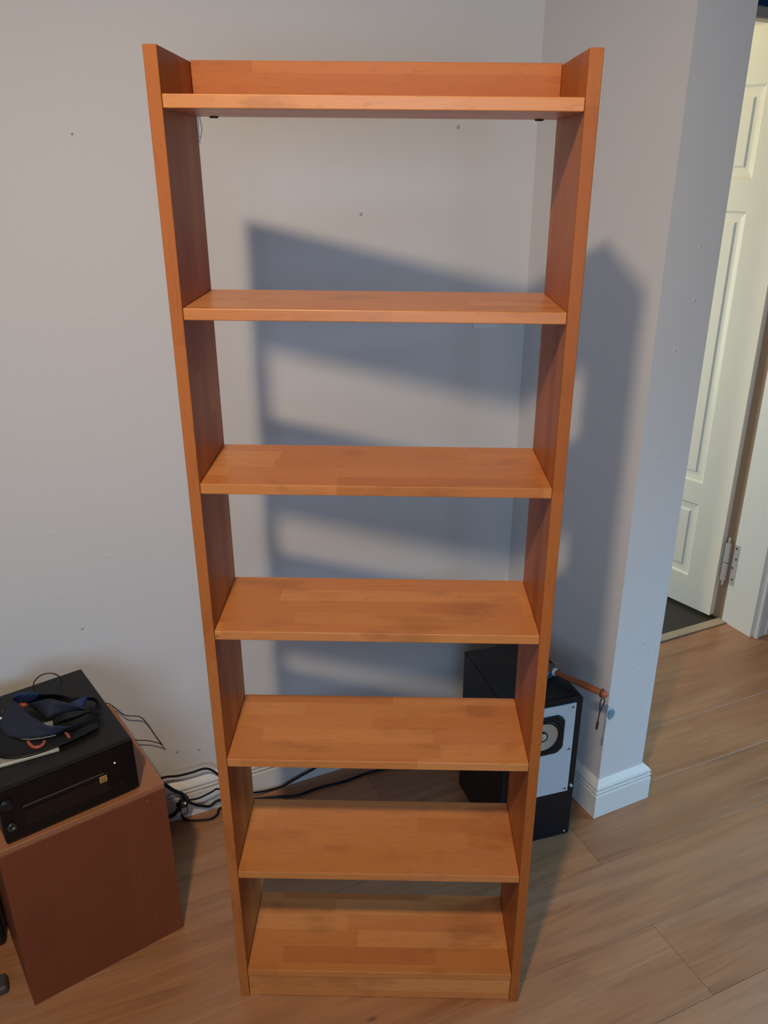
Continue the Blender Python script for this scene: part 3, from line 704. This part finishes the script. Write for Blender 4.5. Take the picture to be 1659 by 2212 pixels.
cable('power_cable', [(-0.712, 0.640, 0.124), (-0.699, 0.646, 0.118), (-0.682, 0.690, 0.062), (-0.660, 0.702, 0.046), (-0.638, 0.713, 0.036), (-0.610, 0.727, 0.049), (-0.566, 0.749, 0.036), (-0.519, 0.768, 0.014), (-0.470, 0.785, 0.008), (-0.40, 0.797, 0.008), (-0.331, 0.804, 0.008), (-0.247, 0.849, 0.008), (-0.151, 0.887, 0.008), (-0.054, 0.940, 0.008), (0.094, 0.990, 0.008), (0.22, 1.01, 0.008), (0.33, 0.93, 0.02)],
      0.0052, rubber_m, 'thick black cable running along the floor behind the bookcase to the loudspeaker')
cable('power_cable', [(-0.722, 0.645, 0.095), (-0.742, 0.69, 0.03), (-0.732, 0.680, 0.010), (-0.707, 0.670, 0.007), (-0.66, 0.673, 0.007), (-0.628, 0.680, 0.007), (-0.611, 0.702, 0.007), (-0.606, 0.726, 0.012), (-0.56, 0.745, 0.007), (-0.49, 0.758, 0.007)],
      0.0042, rubber_m, 'lowest black cable looping on the floor boards left of the bookcase')
# the knot
kb_ = bmesh.new(); kc = Vector((-0.707, 0.640, 0.124))
for i in range(3):
    P = []
    for k in range(13):
        a = 2*math.pi*k/12
        P.append(kc+Vector((0.012*math.cos(a)*(1+0.2*i)-0.004*i, 0.008*math.sin(a+i), 0.014*math.sin(a)-0.006*i)))
    tube_bm(P, 0.0042, 7, 3, kb_)
ko = finish('cable_knot', kb_, rubber_m, smooth=True); tagobj(ko, 'small knotted bunch of black cable in front of the baseboard', 'cable')
bt = finish('bead', lathe_bm([(0.0004, 0.0), (0.004, 0.001), (0.004, 0.006), (0.0004, 0.007)], 10, centre=(kc.x+0.008, kc.y-0.016, kc.z+0.002)), switch_m, ko); bt['label'] = 'white bead'
cable('wire_loop', [(-0.722, 0.640, 0.085), (-0.724, 0.640, 0.066), (-0.714, 0.648, 0.058), (-0.703, 0.652, 0.066), (-0.704, 0.650, 0.090), (-0.708, 0.646, 0.10)], 0.0020, brown_cable_m, 'thin brown wire loop hanging below the cable knot')
cable('wire', [(-0.935, 0.575, 0.585), (-0.902, 0.589, 0.579), (-0.882, 0.599, 0.552), (-0.859, 0.611, 0.516), (-0.821, 0.63, 0.497), (-0.803, 0.639, 0.467), (-0.782, 0.649, 0.405), (-0.765, 0.658, 0.357), (-0.772, 0.654, 0.366), (-0.804, 0.638, 0.39), (-0.840, 0.620, 0.407), (-0.852, 0.612, 0.429), (-0.860, 0.606, 0.470)], 0.0019, brown_cable_m, 'thin dark wire sticking out in a pointed loop right of the wooden box')
cable('wire', [(-1.051, 0.436, 0.735), (-1.052, 0.436, 0.760), (-1.035, 0.440, 0.782), (-1.014, 0.443, 0.792), (-0.993, 0.448, 0.790), (-0.985, 0.468, 0.765), (-0.98, 0.475, 0.735)], 0.0019, brown_cable_m, 'thin dark wire arching up behind the amplifier back edge')

# dark rounded foot of a stand cut by the left frame edge
fs = finish('stand_foot', box_bm(-0.20, 0.0, -0.028, 0.028, 0.0005, 0.030, 0.010, 3), plain('dark_grey_plastic', (0.06, 0.055, 0.055), 0.5), F=frame((-1.082, 0.018, 0), math.radians(28)))
tagobj(fs, 'dark grey rounded stand foot on the floor at the far left edge', 'stand foot')
fs2 = finish('black_case', box_bm(-0.30, 0.0, -0.10, 0.10, 0.0005, 0.26, 0.012, 2), black_m, F=frame((-1.205, 0.235, 0), math.radians(36)))
tagobj(fs2, 'black low case on the floor at the left edge, beyond the wooden box', 'case')

for o in bpy.data.objects:
    if '_o' in o: del o['_o']
